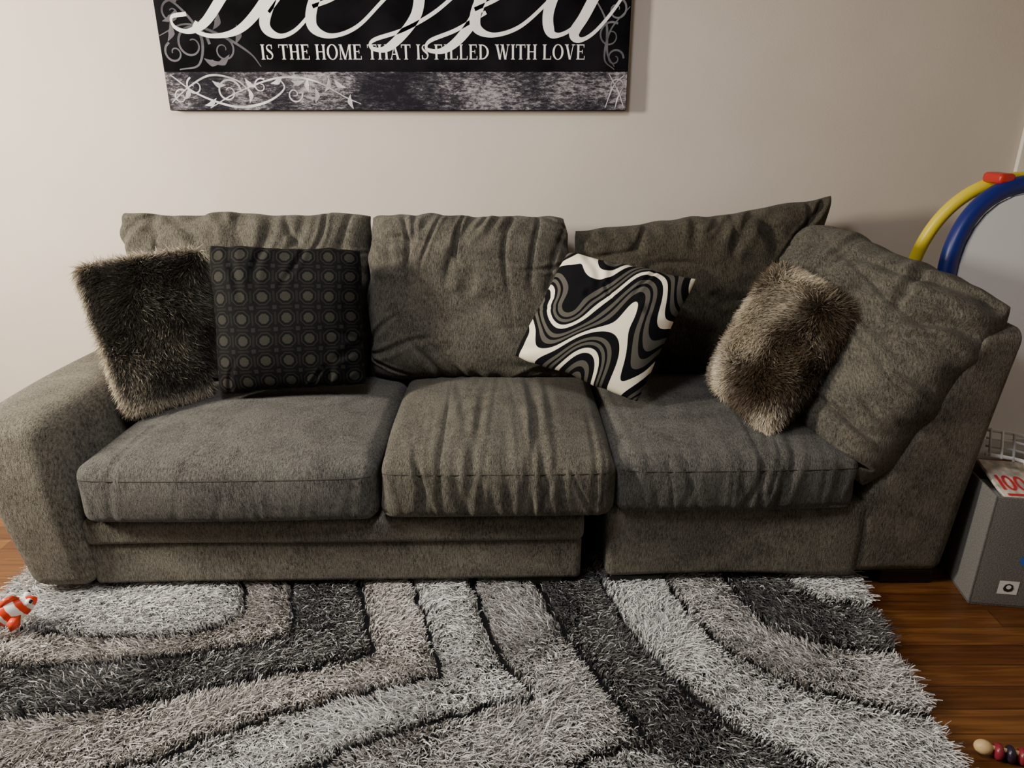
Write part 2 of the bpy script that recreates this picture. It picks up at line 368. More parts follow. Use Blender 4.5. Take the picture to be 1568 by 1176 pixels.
bars=M(nt,'MULTIPLY',M(nt,'GREATER_THAN',M(nt,'MAXIMUM',x,y),.45),M(nt,'LESS_THAN',M(nt,'MINIMUM',x,y),.28))
tot=M(nt,'ADD',M(nt,'ADD',M(nt,'MULTIPLY',inner,.9),M(nt,'MULTIPLY',ring,.40)),M(nt,'ADD',M(nt,'MULTIPLY',sq,.45),M(nt,'MULTIPLY',bars,.25)))
nz=N(nt,'ShaderNodeTexNoise',i_Scale=160.); nt.links.new(tc.outputs['UV'],nz.inputs['Vector'])
tot2=M(nt,'MULTIPLY',tot,M(nt,'ADD',.45,M(nt,'MULTIPLY',nz.outputs['Fac'],.9)))
nt.links.new(ramp(nt,tot2,[(0,(.0025,.0025,.003)),(1,(.034,.032,.026))]),b.inputs['Base Color'])
b.inputs['Roughness'].default_value=.8; b.inputs['Specular IOR Level'].default_value=.12
bp=N(nt,'ShaderNodeBump',i_Strength=.6,i_Distance=.003); nt.links.new(tot2,bp.inputs['Height']); nt.links.new(bp.outputs[0],b.inputs['Normal'])
cushion('geometric_throw_pillow',[(-1.055,2.38,.565),(-.535,2.45,.58),(-.55,2.61,1.055),(-1.075,2.52,1.085)],.17,mO,p=3.4,q=2.1,pinch=.025,seed=101,
        cr=C(41,4,'top',.7)+C(42,4,'bottom',.7)+C(43,3,'right',.7),lump=.006,rnd=.06)
# swirl pillow
mS,nt,b=newmat('swirl_weave')
tc=N(nt,'ShaderNodeTexCoord'); sx=N(nt,'ShaderNodeSeparateXYZ'); nt.links.new(tc.outputs['UV'],sx.inputs[0])
n1=N(nt,'ShaderNodeTexNoise',i_Scale=1.7,i_Detail=0.,i_Distortion=.3); nt.links.new(tc.outputs['UV'],n1.inputs['Vector'])
u=sx.outputs[0]; v=sx.outputs[1]
w1=M(nt,'SINE',M(nt,'ADD',M(nt,'MULTIPLY',u,9.5),M(nt,'MULTIPLY',v,-2.5)))
w2=M(nt,'SINE',M(nt,'ADD',M(nt,'ADD',M(nt,'MULTIPLY',u,17.),M(nt,'MULTIPLY',v,6.)),1.3))
val=M(nt,'ADD',M(nt,'ADD',M(nt,'MULTIPLY',v,2.9),M(nt,'ADD',M(nt,'MULTIPLY',w1,.60),M(nt,'MULTIPLY',w2,.10))),M(nt,'ADD',M(nt,'MULTIPLY',n1.outputs['Fac'],1.9),M(nt,'MULTIPLY',u,-.9)))
fr=M(nt,'FRACT',val)
blk=(.004,.004,.005); crm=(.84,.77,.60); gry=(.085,.08,.068)
cl=ramp(nt,fr,[(0,blk),(.16,crm),(.36,blk),(.50,gry),(.64,blk),(.74,gry),(.90,blk)],'CONSTANT')
nt.links.new(cl,b.inputs['Base Color']); b.inputs['Roughness'].default_value=.85; b.inputs['Specular IOR Level'].default_value=.1
nz=N(nt,'ShaderNodeTexNoise',i_Scale=220.); nt.links.new(tc.outputs['UV'],nz.inputs['Vector'])
bp=N(nt,'ShaderNodeBump',i_Strength=.5,i_Distance=.002); nt.links.new(nz.outputs['Fac'],bp.inputs['Height']); nt.links.new(bp.outputs[0],b.inputs['Normal'])
cushion('swirl_throw_pillow',[(.005,2.49,.68),(.44,2.31,.565),(.655,2.48,.97),(.20,2.61,1.045)],.17,mS,p=3.2,q=2.,pinch=.03,seed=111,
        cr=C(51,4,'top',.7)+C(52,4,'left',.7)+C(53,3,'mid',.7),lump=.006,rnd=.04)

# ------------------------------------------------------------ RUG
rug=empty('shag_rug')
top=2.45
Ls={
1:[(-.97,top),(-.924,2.062),(-.864,1.922),(-.888,1.81),(-1.104,1.7525),(-1.462,1.78),(-1.75,1.85)],
2:[(-.85,top),(-.766,2.062),(-.683,1.827),(-.712,1.74),(-.935,1.677),(-1.29,1.63),(-1.75,1.62)],
3:[(-.62,top),(-.533,2.062),(-.461,1.827),(-.413,1.677),(-.708,1.58),(-1.029,1.485),(-1.352,1.441),(-1.75,1.42)],
4:[(-.44,top),(-.353,2.062),(-.276,1.827),(-.193,1.592),(-.503,1.497),(-.733,1.398),(-.892,1.308),(-1.3,1.15),(-1.75,1.08)],
5:[(-.22,top),(-.14,2.062),(-.047,1.71),(.055,1.508),(-.179,1.441),(-.37,1.358),(-.457,1.308),(-.9,1.05),(-1.75,.8)],
6:[(.02,top),(.081,2.062),(.171,1.7525),(.263,1.53),(.357,1.358),(.187,1.308),(-.2,1.05),(-.9,.6),(-1.75,.4)],
7:[(.22,top),(.289,2.062),(.383,1.71),(.545,1.441),(.702,1.308),(.9,1.19),(1.25,1.08)],
8:[(.46,top),(.511,2.062),(.593,1.77),(.70,1.64),(.84,1.53),(1.10,1.45),(1.3,1.44)],
9:[(.66,top),(.72,2.08),(.805,1.80),(.95,1.72),(1.133,1.682),(1.3,1.675)],
10:[(.87,top),(.926,2.08),(1.0,1.94),(1.18,1.89),(1.3,1.88)],
11:[(.9,.5),(.62,.8),(.5,1.05),(.75,.95),(1.25,.8)],
}
def smoothpoly(p):
    p=np.array(p,float); segs=[[p[0]]]
    for i in range(1,len(p)-1):
        segs[-1].append(p[i])
        if np.dot(nrm(p[i]-p[i-1]),nrm(p[i+1]-p[i]))<.05: segs.append([p[i]])
    segs[-1].append(p[-1]); out=[]
    for s in segs:
        out.append(tube_pts(s,5) if len(s)>2 else np.array(s))
    return np.vstack(out)
LP={k:smoothpoly(v) for k,v in Ls.items()}
def pdist(P,L):
    d=np.full(len(P),9.)
    for a,b_ in zip(L[:-1],L[1:]):
        v=b_-a; k=np.clip(((P-a)@v)/(v@v+1e-12),0,1); d=np.minimum(d,np.linalg.norm(P-a-k[:,None]*v,axis=1))
    return d
def inpoly(P,poly):
    x,y=P.T; ins=np.zeros(len(P),bool); n=len(poly)
    for i in range(n):
        x1,y1=poly[i]; x2,y2=poly[(i+1)%n]
        c=((y1>y)!=(y2>y)); 
        with np.errstate(divide='ignore',invalid='ignore'): xi=(x2-x1)*(y-y1)/(y2-y1+1e-15)+x1
        ins^= c&(x<xi)
    return ins
cat=lambda *a: np.vstack(a)
D1=cat(LP[2],LP[3][::-1]); D2=cat(smoothpoly(Ls[6][:5]),[(.55,1.1),(1.0,.85),(1.3,.8)],LP[7][::-1]); D3=cat(LP[9],LP[10][::-1])
Mid1=cat(LP[3],LP[4][::-1]); Mid2=cat(LP[5],LP[6][::-1]); Mid3=cat(LP[8],LP[9][::-1]); Mid0=cat(LP[1],LP[2][::-1])
def xr(y): return 1.185+(y-2.1)*.12
Y0,Y1=.25,2.2
NS=270000
P=np.c_[rng.uniform(-1.69,1.22,NS),rng.uniform(Y0,Y1,NS)]
P=P[P[:,0]<xr(P[:,1])]
keep=(P[:,1]>1.0)|(rng.uniform(size=len(P))<.45); P=P[keep]
dmin=np.full(len(P),9.)
Pj=P+.006*np.c_[SN(205,60.,6,2)(P),SN(206,60.,6,2)(P)]
for L in LP.values(): dmin=np.minimum(dmin,pdist(Pj,L))
P=P[dmin>.0075]; Pj=Pj[dmin>.0075]; dmin=dmin[dmin>.0075]; n=len(P)
colr=np.tile(np.array([.66,.655,.65]),(n,1)); sig=np.full(n,.32)
for poly,c_ in ((Mid0,(.46,.435,.41)),(Mid1,(.54,.515,.49)),(Mid2,(.50,.485,.475)),(Mid3,(.54,.525,.51))):
    colr[inpoly(P,poly)]=c_
Pf=P+rng.normal(size=P.shape)*.012
for poly,pr in ((D1,.26),(D2,.26),(D3,.20)):
    m=inpoly(Pf,poly); lightmix=rng.uniform(size=n)<pr
    colr[m]=(.082,.080,.080); colr[m&lightmix]=(.36,.355,.35); sig[m]=.45
colr*=np.exp(rng.normal(size=n)*sig)[:,None]*(1+.10*SN(201,9.,6,2)(P))[:,None]
colr=np.clip(colr,.01,.92)
ang=1.9*SN(202,11.,6,2)(P)+rng.normal(size=n)*.75-1.2
lat=np.c_[np.cos(ang),np.sin(ang),np.zeros(n)]; l=(rng.uniform(.012,.050,n)*np.clip(dmin/.055,.25,1))[:,None]
hgt=(rng.uniform(.018,.034,n)*np.clip(dmin/.02,.8,1)*np.clip((2.3-P[:,1])/.25,.75,1))[:,None]; upv=np.array([0,0,1.])
path=lambda t: upv*hgt*(1.8*t-.85*t*t)+lat*l*(.35*t+.65*t*t)
sa=rng.uniform(0,6.28,n); side=nrm(np.cross(nrm(lat*l+upv*hgt),np.c_[np.cos(sa),np.sin(sa),.3*np.sin(2*sa)]))
V,F=ribbons(np.c_[P,np.full(n,.010)],path,rng.uniform(.0022,.0043,n),side,3,.4)
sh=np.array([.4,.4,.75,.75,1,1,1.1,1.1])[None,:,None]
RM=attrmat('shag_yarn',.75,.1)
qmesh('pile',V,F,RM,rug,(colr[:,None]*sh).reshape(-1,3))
mRB=simple('rug_backing',(.012,.012,.013),.95,spec=.1)
bv=[(-1.70,Y0-.01),(xr(Y0)+.005,Y0-.01),(xr(Y1)+.005,Y1+.01),(-1.70,Y1+.01)]
mk('backing',[(x,y,.001) for x,y in bv]+[(x,y,.012) for x,y in bv],[(3,2,1,0),(4,5,6,7),(0,1,5,4),(1,2,6,5),(2,3,7,6),(3,0,4,7)],mRB,rug,smooth=False)

# ------------------------------------------------------------ CANVAS
art=empty('canvas_wall_art')
AX0,AX1,AZ0,AZ1=-1.365,.455,1.53,2.30; AY=3.035
mCB,nt,b=newmat('canvas_black_damask')
tc=N(nt,'ShaderNodeTexCoord'); n=N(nt,'ShaderNodeTexNoise',i_Scale=5.,i_Detail=5.); nt.links.new(tc.outputs['Object'],n.inputs['Vector'])
nt.links.new(ramp(nt,n.outputs['Fac'],[(.4,(.0015,.0015,.002)),(.75,(.010,.009,.012))]),b.inputs['Base Color']); b.inputs['Roughness'].default_value=.9; b.inputs['Specular IOR Level'].default_value=.08
mCG,nt,b=newmat('canvas_distressed_grey')
tc=N(nt,'ShaderNodeTexCoord'); mp=N(nt,'ShaderNodeMapping'); mp.inputs['Scale'].default_value=(26,1,80); nt.links.new(tc.outputs['Object'],mp.inputs[0])
n=N(nt,'ShaderNodeTexNoise',i_Scale=1.,i_Detail=8.,i_Roughness=.85); nt.links.new(mp.outputs[0],n.inputs['Vector'])
n2=N(nt,'ShaderNodeTexNoise',i_Scale=4.,i_Detail=3.); nt.links.new(tc.outputs['Object'],n2.inputs['Vector'])
f=M(nt,'ADD',M(nt,'MULTIPLY',n.outputs['Fac'],.75),M(nt,'MULTIPLY',n2.outputs['Fac'],.45))
nt.links.new(ramp(nt,f,[(.54,(.012,.011,.016)),(.62,(.05,.045,.055)),(.70,(.34,.32,.34))]),b.inputs['Base Color']); b.inputs['Roughness'].default_value=.85; b.inputs['Specular IOR Level'].default_value=.1
mTxt=simple('paint_white',(.84,.81,.79),.8,noise=.08,nscale=12,spec=.1)
mVine=simple('vine_grey',(.105,.10,.115),.8,noise=.5,nscale=9,spec=.1)
mVineL=simple('vine_light',(.52,.50,.52),.8,noise=.45,nscale=14,spec=.1)
rbox('canvas_body',(AX0,AY,AZ0),(AX1,WY-.002,AZ1),.006,mCB,art,step=.1)
ZB=1.672
plane_=lambda nm,x0,x1,z0,z1,y,m: mk(nm,[(x0,y,z0),(x1,y,z0),(x1,y,z1),(x0,y,z1)],[(0,1,2,3)],m,art,smooth=False)
plane_('lower_band',AX0+.003,AX1-.003,AZ0+.003,ZB,AY-.0006,mCG)
VV=[];FF=[]; eps=[0]
def addpoly(pts,y,V=VV,F=FF):
    eps[0]+=1; k=len(V); 
    for (x,z) in pts: V.append((x,y-eps[0]*2e-6,z))
    F.append(tuple(range(k,k+len(pts))))
def strip(pts,ws,y,V,F,k=10):
    Q=tube_pts([(x,0,z) for x,z in pts],k)[:,[0,2]]; n=len(Q); T=nrm(np.gradient(Q,axis=0)); Nn=np.c_[-T[:,1],T[:,0]]
    if ws=='cal':
        w=.006+.034*np.clip(-T[:,1],0,1)**1.2+.009*np.abs(T[:,0])
        w=np.convolve(np.pad(w,4,mode='edge'),np.ones(9)/9,'valid')
    else: w=np.interp(np.linspace(0,1,n),np.linspace(0,1,len(ws)),ws)
    eps[0]+=1; b0=len(V); yy=y-eps[0]*2e-6
    for i in range(n):
        for sg in (-1,1):
            q=Q[i]+sg*Nn[i]*w[i]/2; V.append((q[0],yy,q[1]))
    for i in range(n-1): F.append((b0+2*i,b0+2*i+2,b0+2*i+3,b0+2*i+1))
def glyph(ch):
    g=[];R=lambda a,b_,c_,d_:g.append([(a,b_),(c_,b_),(c_,d_),(a,d_)])
    def D(x0,y0,x1,y1,w): g.append([(x0-w/2,y0),(x0+w/2,y0),(x1+w/2,y1),(x1-w/2,y1)])
    K=.15;t=.055
    def stem(x): R(x,0,x+K,1); R(x-.07,0,x+K+.07,t*.8); R(x-.07,1-t*.8,x+K+.07,1)
    def arc(cx,cz,rx,rz,a0,a1,kx,kz,n=20):
        o=[(cx+rx*math.cos(a),cz+rz*math.sin(a)) for a in np.linspace(a0,a1,n)]
        i=[(cx+(rx-kx)*math.cos(a),cz+(rz-kz)*math.sin(a)) for a in np.linspace(a0,a1,n)]
        for q in range(n-1): g.append([o[q],o[q+1],i[q+1],i[q]])
    if ch=='I': stem(.07); w=.29
    elif ch=='T': stem(.28); g.pop(); R(0,1-t,.71,1); R(0,.78,.035,1); R(.675,.78,.71,1); w=.71
    elif ch=='H': stem(.07); stem(.57); R(.2,.49,.6,.49+t); w=.79
    elif ch in 'EFL':
        stem(.07)
        w=.66
        if ch!='L': R(.2,1-t,.60,1); R(.565,.8,.60,1); R(.2,.5,.48,.5+t); R(.445,.4,.48,.65)
        if ch!='F': R(.2,0,.64,t); R(.605,0,.64,.23)
    elif ch=='O': arc(.42,.5,.42,.52,0,2*math.pi,.15,.05,36); w=.84
    elif ch=='D': stem(.07); arc(.2,.5,.57,.5,-math.pi/2,math.pi/2,.15,.055,22); w=.80
    elif ch=='M': R(.08,0,.13,1); R(0,0,.22,t*.8); R(0,1-t*.8,.15,1); D(.14,1,.46,0,.15); D(.46,0,.79,1,.05); R(.76,0,.91,1); R(.69,0,.98,t*.8); R(.8,1-t*.8,.98,1); w=.98
    elif ch=='A': D(.12,0,.40,1,.05); D(.66,0,.38,1,.15); R(.2,.33,.6,.33+t); R(0,0,.24,t*.8); R(.52,0,.82,t*.8); w=.82
    elif ch=='V': D(.15,1,.41,0,.15); D(.66,1,.43,0,.05); R(0,1-t*.8,.3,1); R(.54,1-t*.8,.8,1); w=.8
    elif ch=='W': D(.15,1,.38,0,.15); D(.57,1,.40,0,.05); D(.57,1,.80,0,.15); D(1.02,1,.82,0,.05); R(0,1-t*.8,.3,1); R(.42,1-t*.8,.68,1); R(.9,1-t*.8,1.14,1); w=1.14
    elif ch=='S':
        Q=tube_pts([(.47,0,.76),(.42,0,.92),(.28,0,.975),(.12,0,.9),(.09,0,.75),(.2,0,.6),(.38,0,.46),(.48,0,.28),(.4,0,.08),(.24,0,.025),(.09,0,.09),(.045,0,.26)],5)[:,[0,2]]
        T=nrm(np.gradient(Q,axis=0)); Nn=np.c_[-T[:,1],T[:,0]]; ww=.05+.10*np.exp(-((np.linspace(0,1,len(Q))-.5)/.17)**2)
        for q in range(len(Q)-1): g.append([tuple(Q[q]-Nn[q]*ww[q]/2),tuple(Q[q+1]-Nn[q+1]*ww[q+1]/2),tuple(Q[q+1]+Nn[q+1]*ww[q+1]/2),tuple(Q[q]+Nn[q]*ww[q]/2)])
        R(.44,.70,.48,.99); R(.03,.01,.07,.3); w=.54
    return g,w
def text(s,x0,x1,z,h,y,V,F):
    adv=[];x=0
    for ch in s:
        if ch==' ': x+=.36; adv.append(None); continue
        g,w=glyph(ch); adv.append((x,g)); x+=w+.10
    x-=.10; k=(x1-x0)/x
    for a in adv:
        if a is None: continue
        for p in a[1]: addpoly([(x0+(a[0]+px)*k,z+pz*h) for px,pz in p],y,V,F)
text("IS THE HOME THAT IS FILLED WITH LOVE",-.975,.283,1.716,.053,AY-.0009,VV,FF)
mk('small_lettering',VV,FF,mTxt,art,smooth=False)
V2=[];F2=[]; ys=AY-.0012
cv=lambda u,z:((u-784)*.00255,z)
zb=1.799
def Lt(pts): strip([cv(u,z) for u,z in pts],'cal',ys,V2,F2,12)
Lt([(425,2.21),(402,2.12),(380,2.02),(352,1.93),(322,1.845),(296,1.815),(276,1.83),(274,1.865),(296,1.875)])
Lt([(300,2.08),(335,2.18),(410,2.235),(465,2.20),(455,2.10),(410,2.045),(380,2.03)])
Lt([(380,2.035),(425,2.04),(432,1.98),(402,1.88),(368,1.815),(330,zb),(305,1.82),(310,1.85)])
Lt([(420,1.88),(455,1.98),(492,2.12),(500,2.22),(480,2.22),(452,2.08),(428,1.94),(412,1.84),(430,zb),(458,1.82),(492,1.90)])
Lt([(486,1.90),(520,1.93),(545,1.98),(532,2.01),(506,1.98),(486,1.90),(484,1.83),(510,zb),(550,1.83),(592,1.92),(632,2.01)])
Lt([(600,1.93),(640,2.00),(655,2.02),(648,1.95),(640,1.87),(615,1.795),(590,1.752),(570,1.758),(575,1.785),(620,1.82),(668,1.88),(715,1.97)])
Lt([(690,1.94),(730,2.00),(745,2.02),(738,1.95),(730,1.87),(705,1.79),(678,1.747),(655,1.752),(660,1.782),(700,1.82),(745,1.88)])
Lt([(728,1.89),(765,1.93),(790,1.98),(780,2.01),(755,1.98),(733,1.90),(730,1.83),(755,zb+.003),(795,1.83),(835,1.91),(860,1.98)])
Lt([(905,1.99),(880,2.015),(852,1.96),(838,1.87),(845,zb+.005),(872,1.82),(900,1.90),(922,1.99)])
Lt([(960,2.24),(940,2.12),(916,1.98),(893,1.87),(878,1.81),(888,1.785),(912,1.82),(945,1.92),(958,2.0)])
mk('script_lettering',V2,F2,mTxt,art,smooth=False)
V3=[];F3=[];V4=[];F4=[]
def vine(p,w,light=False): strip(p,w,AY-(.0010 if light else .0008),V4 if light else V3,F4 if light else F3,10)
def spiral(cx,cz,r,a0,turns,w,light=False,sg=1,ex=1.):
    vine([(cx+sg*ex*r*(1-.8*t)*math.cos(a0+t*turns*6.283),cz+r*(1-.8*t)*math.sin(a0+t*turns*6.283)) for t in np.linspace(0,1,int(14*turns))],[w,w*.4],light)
def leaf(x,z,a,L,light=False):
    vine([(x,z),(x+L*.5*math.cos(a),z+L*.5*math.sin(a)),(x+L*math.cos(a+.3),z+L*math.sin(a+.3))],[.001,L*.36,.001],light)
vine([(-1.36,1.95),(-1.27,1.90),(-1.20,1.80),(-1.22,1.70),(-1.30,1.68)],[.004,.012,.004])
vine([(-1.36,1.80),(-1.25,1.84),(-1.12,1.80),(-1.02,1.74),(-.98,1.69)],[.003,.011,.003])
spiral(-1.24,1.77,.07,0,1.3,.011); spiral(-1.30,1.88,.045,1,1.2,.009); spiral(-1.12,1.75,.045,2,1.2,.008,sg=-1); spiral(-1.31,1.74,.04,2,1.2,.009)
for x_,z_,a_ in ((-1.28,1.92,.6),(-1.22,1.84,.2),(-1.20,1.72,-.5),(-1.33,1.78,1.),(-1.15,1.82,.9),(-1.07,1.77,1.1),(-1.34,1.85,.3),(-1.16,1.70,.2)): leaf(x_,z_,a_,.07)
for i in range(5): spiral(-1.2+.04*i,2.05+.03*i,.06,i,1.2,.006)
vine([(-1.34,1.66),(-1.24,1.59),(-1.10,1.545),(-.98,1.56),(-.90,1.61),(-.92,1.655)],[.004,.010,.003],True)
vine([(-1.20,1.54),(-1.08,1.60),(-.92,1.65),(-.78,1.64),(-.66,1.58),(-.60,1.555)],[.003,.008,.002],True)
vine([(-1.35,1.56),(-1.27,1.62),(-1.18,1.66),(-1.08,1.64),(-1.03,1.59)],[.003,.008,.002],True)
spiral(-1.12,1.60,.05,0,1.4,.008,True); spiral(-1.25,1.62,.035,2,1.2,.007,True); spiral(-.86,1.59,.032,3,1.2,.006,True,-1); spiral(-.99,1.62,.03,1,1.1,.006,True); spiral(-1.31,1.58,.03,1,1.1,.006,True)
for x_,z_,a_ in ((-1.3,1.57,.8),(-1.18,1.64,-.6),(-1.04,1.56,1.3),(-.95,1.63,.2),(-.80,1.65,-1.9),(-.78,1.56,1.2),(-.64,1.59,-1.7),(-.70,1.645,-.9),(-1.22,1.55,.2),(-1.05,1.65,-1.),(-.87,1.64,-.3),(-.74,1.60,.9)): leaf(x_,z_,a_,.055,True)
vine([(.30,1.95),(.36,1.85),(.37,1.74),(.40,1.69)],[.003,.010,.003])
vine([(.45,1.9),(.38,1.82),(.36,1.72),(.40,1.68)],[.003,.008,.003])
spiral(.38,1.80,.05,1,1.2,.008); spiral(.40,1.89,.04,2,1.2,.008,sg=-1); spiral(.40,1.72,.035,0,1.2,.008)
vine([(.44,1.66),(.40,1.62),(.37,1.54)],[.003,.006,.002],True); vine([(.44,1.62),(.42,1.58),(.41,1.54)],[.003,.006,.002],True); vine([(.38,1.665),(.42,1.60),(.445,1.54)],[.003,.006,.002],True); spiral(.41,1.62,.03,0,1.1,.005,True)
mk('vines_dark',V3,F3,mVine,art,smooth=False); mk('vines_light',V4,F4,mVineL,art,smooth=False)

# ------------------------------------------------------------ EASEL
ea=empty('kids_easel')
mBlue=simple('plastic_blue',(.008,.018,.16),.35); mYel=simple('plastic_yellow',(.75,.60,.03),.35); mRed=simple('plastic_red',(.5,.03,.02),.35)
mWB=simple('whiteboard',(.80,.82,.84),.35); mGr=simple('plastic_grey',(.45,.46,.47),.4)
cx=1.90
def fy(z): return 2.46+.17*z/1.3
def by(z): return 2.98-.27*z/1.3
def arch(hw,z0,zc,zt,yf,exp=2.4,n=16):
    p=[(cx-hw,yf(z),z) for z in np.linspace(z0,zc,5)[:-1]]
    for a in np.linspace(math.pi,0,n):
        c_,s_=math.cos(a),math.sin(a); x=math.copysign(abs(c_)**(2/exp),c_); z=zc+(zt-zc)*abs(s_)**(2/exp)
        p.append((cx+hw*x,yf(z),z))
    return p+[(cx+hw,yf(z),z) for z in np.linspace(zc,z0,5)[1:]]
tube('front_frame',arch(.305,.03,.92,1.285,fy),.032,mBlue,ea,k=4,seg=14)
tube('rear_frame',arch(.325,.03,.90,1.295,by),.024,mYel,ea,k=4,seg=12)
bp_=arch(.275,.34,.90,1.255,fy); 
Vb=[(x,y-.022,z) for x,y,z in bp_]+[(x,y-.002,z) for x,y,z in bp_]; nb=len(bp_)
mk('whiteboard_panel',Vb,[tuple(range(nb))[::-1],tuple(range(nb,2*nb))]+[(i,(i+1)%nb,nb+(i+1)%nb,nb+i) for i in range(nb)],mWB,ea,smooth=False)
rbox('tray',(cx-.27,2.40,.29),(cx+.27,2.52,.345),.02,mGr,ea)
rbox('hinge_clip_left',(cx-.17,2.61,1.28),(cx-.11,2.72,1.318),.015,mRed,ea)
rbox('hinge_clip_right',(cx+.11,2.61,1.28),(cx+.17,2.72,1.318),.015,mRed,ea)
for i,(x,y) in enumerate([(cx-.305,2.46),(cx+.305,2.46),(cx-.325,2.98),(cx+.325,2.98)]): rbox('foot_%d'%(i+1),(x-.034,y-.045,0),(x+.034,y+.045,.05),.015,mRed,ea)

# ------------------------------------------------------------ STORAGE BIN
bn=empty('fabric_storage_bin',(1.505,1.94,0)); bn.rotation_euler=(0,0,math.radians(-8))
mBin=simple('bin_grey_fabric',(.15,.145,.137),.9,noise=.3,nscale=220,bump=.4,spec=.15)
W_,D_,H_=.33,.27,.40; tk=.008
rbox('bin_front',(0,0,0),(W_,tk,H_),.003,mBin,bn,step=.08); rbox('bin_rear',(0,D_-tk,0),(W_,D_,H_),.003,mBin,bn,step=.08)
rbox('bin_left',(0,0,0),(tk,D_,H_),.003,mBin,bn,step=.08); rbox('bin_right',(W_-tk,0,0),(W_,D_,H_),.003,mBin,bn,step=.08)
rbox('bin_base',(0,0,.001),(W_,D_,.012),.003,mBin,bn,step=.08)
mLab=simple('label_white',(.7,.7,.68),.5); mLB=simple('label_black',(.02,.02,.02),.5); mBl2=simple('print_blue',(.03,.14,.5),.5)
def flat(nm,pts,m,par): return mk(nm,pts,[tuple(range(len(pts)))],m,par,smooth=False)
flat('label',[(.075,-.001,.05),(.135,-.001,.05),(.135,-.001,.10),(.075,-.001,.10)],mLab,bn)
flat('label_figure',[(.105+.016*math.cos(a),-.002,.072+.016*math.sin(a)*(1.2 if math.sin(a)>0 else .8)) for a in np.linspace(0,6.28,9)[:-1]],mLB,bn)
flat('label_face',[(.105+.008*math.cos(a),-.003,.078+.008*math.sin(a)) for a in np.linspace(0,6.28,9)[:-1]],mLab,bn)
flat('logo',[(.165+.05*math.cos(a),-.001,.18+.028*math.sin(a)) for a in np.linspace(0,6.28,20)[:-1]],mBl2,bn)
mPg=simple('paper',(.62,.60,.56),.7); mMg=simple('magazine_cover',(.55,.5,.42),.4,noise=.5,nscale=30); mTxR=simple('print_red',(.55,.02,.03),.4); mDk=simple('book_dark',(.03,.03,.035),.5)
rbox('books_stack',(.02,.02,.012),(W_-.02,D_-.02,.34),.006,mPg,bn,step=.08)
bk=rbox('comic_book',(0,0,0),(.27,.20,.012),.003,mMg,bn,step=.08); bk.location=(.035,.01,.375); bk.rotation_euler=(math.radians(14),math.radians(3),math.radians(4))
V5=[];F5=[]
def st5(p,w=.012):
    Q=tube_pts([(x,0,z) for x,z in p],6)[:,[0,2]]; T=nrm(np.gradient(Q,axis=0)); Nn=np.c_[-T[:,1],T[:,0]]; k=len(V5)
    for q,nn in zip(Q,Nn): V5.append((*(q-nn*w/2),.0135+len(F5)*1e-6)); V5.append((*(q+nn*w/2),.0135+len(F5)*1e-6))
    for i in range(len(Q)-1): F5.append((k+2*i,k+2*i+2,k+2*i+3,k+2*i+1))
st5([(.018,.05),(.018,.12)],.010)
for cx_ in (.045,.082): st5([(cx_+.013*math.cos(a),.085+.031*math.sin(a)) for a in np.linspace(0,6.3,12)],.009)
st5([(.015,.028),(.06,.03),(.12,.028)],.010)
t5=mk('comic_title',V5,F5,mTxR,bn,smooth=False); t5.location=bk.location; t5.rotation_euler=bk.rotation_euler
bk2=rbox('picture_book',(0,0,0),(.24,.2,.02),.003,mDk,bn,step=.08); bk2.location=(.07,.06,.345); bk2.rotation_euler=(math.radians(6),0,math.radians(-6))
# white plastic lattice piece resting on the books
tr=empty('plastic_toy_rack'); tr.location=(1.545,2.09,.475); tr.rotation_euler=(math.radians(30),math.radians(12),math.radians(-22))
for i,yy in enumerate((0,.035,.07,.105)): tube('rail_%d'%(i+1),[(0,yy,0),(.10,yy+.01,.01),(.2,yy+.0,.015),(.3,yy-.02,.01)],.006 if i in (0,3) else .004,mWB if i!=1 else mGr,tr)
for i in range(9): tube('slat_%d'%(i+1),[(.01+.034*i,-.005,.004+.01*math.sin(i/3)),(.01+.034*i,.11,.004+.01*math.sin(i/3))],.004,mWB if i%2 else mGr,tr,k=2)

# ------------------------------------------------------------ CLOWNFISH TOY
fi=empty('clownfish_toy',(-1.505,1.775,.105)); fi.rotation_euler=(math.radians(10),math.radians(-18),math.radians(35)); fi.scale=(1.05,1.05,1.05)
mFish=attrmat('fish_plastic',.35); mOr=simple('fin_red_orange',(.62,.05,.015),.35); mBk=simple('eye_black',(.01,.01,.01),.2); mWh=simple('eye_white',(.8,.8,.8),.3)
V=[];F=[];cc=[];nu,nv=60,24
for i in range(nu+1):
    t=i/nu; x=-.06+.12*t; r=.036*(math.sin(math.pi*t**.8)**.6 if 0<t<1 else 0)+.001
    for j in range(nv):
        a=6.283*j/nv; V.append((x,.72*r*math.cos(a),r*math.sin(a)))
        tt=t+.03*math.sin(a)
        w=(.17<tt<.27) or (.42<tt<.62) or (.76<tt<.86)
        cc.append((.8,.78,.74) if w else (.60,.04,.012))
for i in range(nu):
    for j in range(nv): F.append((i*nv+j,i*nv+(j+1)%nv,(i+1)*nv+(j+1)%nv,(i+1)*nv+j))
mk('body',V,F,mFish,fi,col=np.array(cc))
def fin(nm,pts,th,m=mOr):
    pts=[np.array(p,float) for p in pts]; c_=sum(pts)/len(pts); nn=nrm(np.cross(pts[1]-pts[0],pts[2]-pts[0])); k=len(pts)
    V=[p for p in pts]+[c_+nn*th,c_-nn*th]; F=[(i,(i+1)%k,k) for i in range(k)]+[((i+1)%k,i,k+1) for i in range(k)]
    mk(nm,V,F,m,fi)
fin('tail',[(-.05,0,0),(-.075,0,.03),(-.095,0,.032),(-.092,0,.01),(-.092,0,-.012),(-.095,0,-.032),(-.075,0,-.028)],.006)
